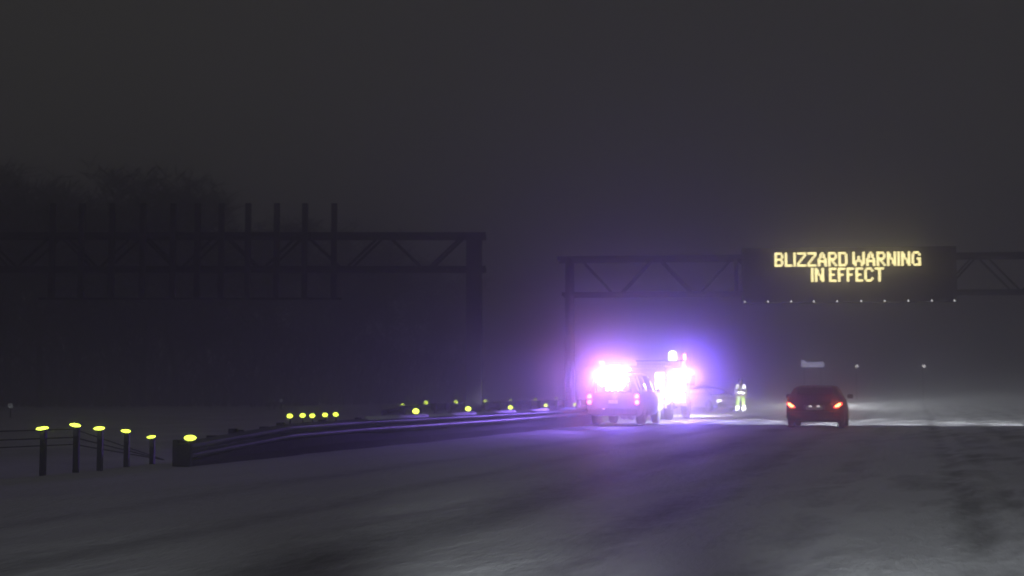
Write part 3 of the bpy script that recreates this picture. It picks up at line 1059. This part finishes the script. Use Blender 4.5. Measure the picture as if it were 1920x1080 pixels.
# floodlights on the right side of the box and the rear corner
for y, z in ((.35, 1.15), (.35, 1.75), (1.7, 1.2), (1.7, 1.8), (3.0, 1.2), (3.0, 1.8)):
    fl = MB().box(1.118, 1.20, y - .16, y + .16, z - .14, z + .14, .02).build('floodlight', M['trim'], trk)
    MB().box(1.202, 1.225, y - .13, y + .13, z - .11, z + .11).build('lens', M['flood'], fl)
    MB().box(1.125, 1.195, y - .176, y - .161, z - .11, z + .11).build('lens', M['flood'], fl)
rl = MB().box(.62, 1.04, -.12, -.025, 1.15, 1.95, .02).build('floodlight', M['trim'], trk)
for z in (1.28, 1.55, 1.82):
    MB().box(.66, 1.0, -.145, -.121, z - .11, z + .11).build('lens', M['flood'], rl)
fb = MB().box(1.14, 1.66, 1.25, 1.33, .72, 2.02, .05).build('floodlight', M['trim'], trk)  # board added on an outrigger to widen the glare beside the box
for z in (.92, 1.37, 1.82):
    MB().box(1.18, 1.62, 1.215, 1.249, z - .17, z + .17).build('lens', M['flood'], fb)
MB().box(1.06, 1.138, 1.26, 1.31, 1.3, 1.4).build('bracket', M['trim'], fb)
for y, z, pw, c in ((1.0, 0.95, 130, (.95, .4, .86)), (1.0, 1.40, 160, (.85, .38, .93)), (1.0, 1.9, 130, (.7, .34, 1.0))):
    spot('floodlight_beam', (1.42, y, z), (1.42 + 3.4, -12 + y, z - .1), pw, c, 17, 0.9, 0.25, trk)
for y, z, pw, c in ((2.2, 1.0, 70, (.48, .19, .9)), (2.2, 1.8, 70, (.48, .2, .9))):
    lamp('floodlight_glow', (1.8, y, z), pw, c, 0.15, trk)
spot('ground_fill', (1.7, 1.1, 1.95), (3.8, -4.5, 0), 1350, (.14, .08, 1.0), 105, 0.9, 0.1, trk)  # extra violet spot added to colour the snow beside the truck
lamp('tail_glow', (.86, -.2, .98), 15, (1, .3, .4), 0.08, trk)

# --- stranded pale car
wp = at(1362, 771)
wr_ = thing('car', 'pale snow dusted stranded car turned across the shoulder beside the person in yellow', 'car', (wp.x - 1.15, wp.y + 1.25, 0), R(218))
B = Body([(-2.25, .45, .78, .80, .70, .6), (-2.15, .3, .92, .95, .84, .7), (-1.75, .25, .96, 1.0, .88, .7), (-1.1, .22, .95, 1.34, .89, .58), (-.3, .22, .94, 1.43, .9, .57), (.4, .22, .93, 1.36, .9, .56),
          (1.05, .22, .91, .98, .89, .64), (1.8, .25, .83, .87, .86, .68), (2.15, .3, .68, .71, .8, .6), (2.25, .4, .58, .6, .7, .5)])
B.build('body', M['silver'], wr_)
for g0, g1 in ((5.15, 6.75), (11.25, 12.85)):
    B.patch('side_window', M['glass'], wr_, 3.15, 4.0, g0, g1)
    B.patch('side_window', M['glass'], wr_, 4.08, 5.2, g0, g1)
B.patch('windscreen', M['glass'], wr_, 5.1, 5.9, 8.0, 10.0, 3, 6)
B.patch('rear_window', M['glass'], wr_, 2.1, 2.9, 8.0, 10.0, 3, 6)
B.patch('roof_snow', M['snow'], wr_, 3.0, 5.0, 7.6, 10.4, 4, 6, 0.03)
B.patch('bonnet_snow', M['snow'], wr_, 6.1, 7.3, 7.6, 10.4, 4, 6, 0.03)
MB().box(-.78, .78, 2.12, 2.3, .24, .46, .04).build('front_bumper', M['trim'], wr_)
MB().box(-.36, .36, 2.235, 2.275, .5, .58).build('grille', M['trim'], wr_)
for sx in (-1, 1):
    MB().box(sx * .64 - .14, sx * .64 + .14, 2.12, 2.24, .56, .68, .02).build('headlight', M['headlamp'] if sx > 0 else M['deadlamp'], wr_)
    wheel(wr_, sx * .8, -1.35, .31, .2, sx)
    wheel(wr_, sx * .8, 1.35, .31, .2, sx)
    arch(wr_, sx * .885, -1.35, .31, sx)
    arch(wr_, sx * .885, 1.35, .31, sx)
    mirror(wr_, sx * .9, .75, .92, sx, M['silver'])
    MB().box(sx * .62 - .15, sx * .62 + .15, -2.24, -2.12, .66, .8, .02).build('tail_light', bpy.data.materials['lamp_housing'], wr_)

# ------------------------------------------------------------------ person in hi-vis clothing
pp = at(1389, 772)
per = thing('person', 'person in yellow hi vis trousers and jacket with white reflective bands, standing on the snow', 'person', (pp.x, pp.y, 0.0), R(14))


per.scale = (1.05, 1.05, 1.06)


def skinned(name, verts, edges, radii, m, parent, root=0, sub=2):
    me = bpy.data.meshes.new(name)
    me.from_pydata(verts, edges, [])
    me.materials.append(m)
    o = link(bpy.data.objects.new(name, me), parent)
    sk = o.modifiers.new('skin', 'SKIN')
    for i, r in enumerate(radii):
        v = me.skin_vertices[0].data[i]
        v.radius = (r, r) if not isinstance(r, tuple) else r
        v.use_root = (i == root)
    sk.use_smooth_shade = True
    sk.branch_smoothing = 0.5
    ss = o.modifiers.new('sub', 'SUBSURF')
    ss.levels = ss.render_levels = sub
    return o


skin_m = mat('skin', (.62, .45, .36), .6)
hv_m = retro('hi_vis_cloth', (0.46, 0.70, 0.14), 0.45, 0.55, (0.55, 0.78, 0.16))
hj_m = mat('hi_vis_jacket', (0.45, 0.48, 0.26), .8, noise=.3, scale=8)
band_m = retro('reflective_band', (0.9, 0.9, 0.9), 0.28, 0.4, (.5, .5, .5))
dark_m = mat('dark_cloth', (.07, .065, .07), .85, noise=.3, scale=10)
boot_m = mat('boot_leather', (.02, .018, .016), .7)
V, E, RD = [], [], []


def bone(p, r, frm=None):
    V.append(p)
    RD.append(r)
    if frm is not None: E.append((frm, len(V) - 1))
    return len(V) - 1


pel = bone((0, 0, .95), (.15, .11))
sp1 = bone((0, 0, 1.12), (.135, .1), pel)
sp2 = bone((0, 0, 1.30), (.165, .115), sp1)
nk0 = bone((0, 0, 1.44), (.09, .08), sp2)
nk1 = bone((0, -.01, 1.52), .055, nk0)
hd0 = bone((0, -.02, 1.60), .082, nk1)
hd1 = bone((0, -.015, 1.69), .09, hd0)
hd2 = bone((0, -.01, 1.755), .06, hd1)
hands = []
for s_ in (-1, 1):
    sh = bone((s_ * .20, 0, 1.40), .068, nk0)
    el = bone((s_ * .30, -.01, 1.12), .048, sh)
    wr = bone((s_ * .29, -.10, .90), .032, el)
    pm_ = bone((s_ * .29, -.12, .83), (.04, .022), wr)
    for q, (dx, ln) in enumerate(((-.03, .085), (-.01, .1), (.01, .095), (.03, .075))):
        f1 = bone((s_ * .29 + dx, -.125, .775), .010, pm_)
        f2 = bone((s_ * .29 + dx, -.115, .775 - ln * .5), .009, f1)
        bone((s_ * .29 + dx, -.095, .775 - ln * .8), .008, f2)
    t1 = bone((s_ * .25, -.14, .83), .011, pm_)
    bone((s_ * .237, -.15, .785), .010, t1)
    hp = bone((s_ * .10, 0, .88), .10, pel)
    kn = bone((s_ * .15, -.015, .49), .065, hp)
    an = bone((s_ * .175, .015, .09), .045, kn)
    bone((s_ * .19, -.13, .05), (.042, .035), an)
body = skinned('body', V, E, RD, skin_m, per)


def ell_ring(c, rx, ry, z0, z1, n=20, flare=0.0):
    return [[(c[0] + rx_ * math.cos(2 * math.pi * k / n), c[1] + ry_ * math.sin(2 * math.pi * k / n), z) for k in range(n)] for rx_, ry_, z in
            ((rx, ry, z0), (rx + flare, ry + flare, z1))]


# jacket: torso and sleeves
JV, JE, JR = [], [], []


def jb(p, r, f=None):
    JV.append(p)
    JR.append(r)
    if f is not None: JE.append((f, len(JV) - 1))
    return len(JV) - 1


j0 = jb((0, 0, .84), (.205, .15))
j1 = jb((0, 0, 1.05), (.195, .14), j0)
j2 = jb((0, 0, 1.28), (.205, .145), j1)
j3 = jb((0, 0, 1.45), (.12, .105), j2)
for s_ in (-1, 1):
    a = jb((s_ * .2, 0, 1.405), .088, j3)
    b = jb((s_ * .305, -.01, 1.12), .068, a)
    jb((s_ * .292, -.09, .92), .056, b)
jk = skinned('jacket', JV, JE, JR, hj_m, per)
TV, TE, TR = [(0, 0, .93)], [], [(.185, .14)]
for s_ in (-1, 1):
    a = len(TV)
    TV += [(s_ * .105, 0, .80), (s_ * .15, -.01, .49), (s_ * .175, .01, .12)]
    TR += [(.125, .13), (.095, .1), (.085, .095)]
    TE += [(0, a), (a, a + 1), (a + 1, a + 2)]
skinned('trousers', TV, TE, TR, hv_m, per)
for s_ in (-1, 1):
    MB().loft([[(s_ * .175 + rx * math.cos(2 * math.pi * k / 16), .01 + ry * math.sin(2 * math.pi * k / 16), z) for k in range(16)] for rx, ry, z in ((.098, .108, .06), (.102, .112, .14), (.102, .112, .26), (.1, .108, .31))], True).build('leg_band', band_m, per, True)
    bt = MB()
    bt.loft([[(s_ * .18 + rx * math.cos(2 * math.pi * k / 14), -.05 + ry * math.sin(2 * math.pi * k / 14), z) for k in range(14)] for rx, ry, z in ((.06, .15, -.01), (.062, .152, .03), (.055, .12, .08), (.05, .07, .13))], True)
    bt.build('boot', boot_m, per, True)
    # shoulder patch of the jacket
    sbm = MB()
    sbm.loft([[(s_ * .17 + rx * math.cos(2 * math.pi * k / 14), ry * math.sin(2 * math.pi * k / 14) - .005, z) for k in range(14)] for rx, ry, z in ((.088, .155, 1.26), (.112, .150, 1.34), (.115, .13, 1.41), (.09, .105, 1.465), (.04, .06, 1.50))], True)
    sbm.build('shoulder_band', band_m, per, True)
MB().loft([[(rx * math.cos(2 * math.pi * k / 22), ry * math.sin(2 * math.pi * k / 22), z) for k in range(22)] for rx, ry, z in ((.236, .172, .99), (.24, .175, 1.03), (.238, .175, 1.06), (.232, .17, 1.09))], True).build('waist_band', band_m, per, True)
# hood and hat
MB().loft([[(rx * math.cos(2 * math.pi * k / 18), cy_ + ry * math.sin(2 * math.pi * k / 18), z) for k in range(18)] for rx, ry, cy_, z in ((.115, .115, .02, 1.47), (.11, .10, .035, 1.56), (.115, .095, .04, 1.64), (.118, .115, .0, 1.705), (.105, .11, 0, 1.77), (.06, .06, 0, 1.815))], True).build('hood', dark_m, per, True)
for s_ in (-1, 1):
    MB().loft([[(s_ * .032 + r * math.cos(2 * math.pi * k / 8), y, 1.665 + r * math.sin(2 * math.pi * k / 8)) for k in range(8)] for r, y in ((.013, -.10), (.009, -.112))], True).build('eye', dark_m, per, True)
MB().loft([[(-.014, -.10, 1.66), (.014, -.10, 1.66), (.018, -.095, 1.615), (-.018, -.095, 1.615)], [(-.003, -.108, 1.66), (.003, -.108, 1.66), (.008, -.132, 1.615), (-.008, -.132, 1.615)]], True).build('nose', skin_m, per, True)

# ------------------------------------------------------------------ far lights down the road
fs = atd(1524, 684, 170)
sg = thing('lit_sign', 'small far lit sign with a blue white glow above the dark hatchback', 'sign', (fs.x, fs.y, 0), PH)
M['farsign'] = emit('far_sign_face', (.72, .72, 1.0), 1.5)
M['farlamp'] = emit('far_lamp', (1.0, .95, .95), 4.0)
MB().box(-1.35, 1.35, 0, .2, fs.z - .3, fs.z + .32).build('face', M['farsign'], sg)
MB().box(-1.35, -.9, -.02, -.002, fs.z + .0, fs.z + .52).build('emblem', M['farsign'], sg)
for x in (-1.0, 1.0):
    MB().tube((x, .25, -.2), (x, .25, fs.z + .3), .045, n=8).build('post', M['truss'], sg)
for px, words in ((1607, 'left one of two far lamp dots under the message board'), (1732, 'right one of two far lamp dots under the message board')):
    g = atd(px, 687, 185)
    t = thing('street_lamp', words, 'street lamp', (g.x, g.y, 0), PH, 'far street lamps')
    MB().tube((0, 0.5, -.2), (0, 0.5, g.z + .3), .09, .06, 8).build('pole', M['truss'], t)
    MB().tube((0, .5, g.z + .28), (0, 0, g.z + .22), .04, n=6).build('arm', M['truss'], t)
    MB().loft([[(r * math.cos(2 * math.pi * k / 10), r * math.sin(2 * math.pi * k / 10) - .05, z) for k in range(10)] for r, z in ((.12, g.z - .15), (.24, g.z), (.2, g.z + .2))], True).build('lamp', M['farlamp'], t)

# ------------------------------------------------------------------ falling snow close enough to catch the low beams
fl_ = np.random.default_rng(77)
N = 16000
dep = 10 + 28 * fl_.random(N) ** 0.8
fx = (fl_.random(N) - 0.5) * 0.80 * dep
rgt = np.array(RT)
fwd = np.array(Vector((FW.x, FW.y, 0)).normalized())
pos = fwd[None, :] * dep[:, None] + rgt[None, :] * fx[:, None]
pos[:, 2] = 0.1 + fl_.random(N) * (0.8 + 0.28 * dep)
vv, ff = [], []
for i_ in range(N):
    r_ = 0.0009 + 0.0011 * fl_.random()
    c_ = Vector(pos[i_])
    ax = Vector((0.5 * fl_.normal(), 0.3 * fl_.normal(), 1)).normalized()
    a_, b_ = ax.orthogonal().normalized(), ax.cross(ax.orthogonal().normalized())
    k0 = len(vv)
    vv += [c_ + ax * r_ * 2.2, c_ - ax * r_ * 2.2, c_ + a_ * r_, c_ + b_ * r_, c_ - a_ * r_, c_ - b_ * r_]
    ff += [(k0, k0 + 2, k0 + 3), (k0, k0 + 3, k0 + 4), (k0, k0 + 4, k0 + 5), (k0, k0 + 5, k0 + 2),
           (k0 + 1, k0 + 3, k0 + 2), (k0 + 1, k0 + 4, k0 + 3), (k0 + 1, k0 + 5, k0 + 4), (k0 + 1, k0 + 2, k0 + 5)]
M['flake'] = mat('snowflake', (.8, .8, .82), .8)
fo = MB().add(vv, ff).build('snowfall', M['flake'])
tag(fo, 'fine snowflakes falling through the air over the road', 'snowfall', kind='stuff')
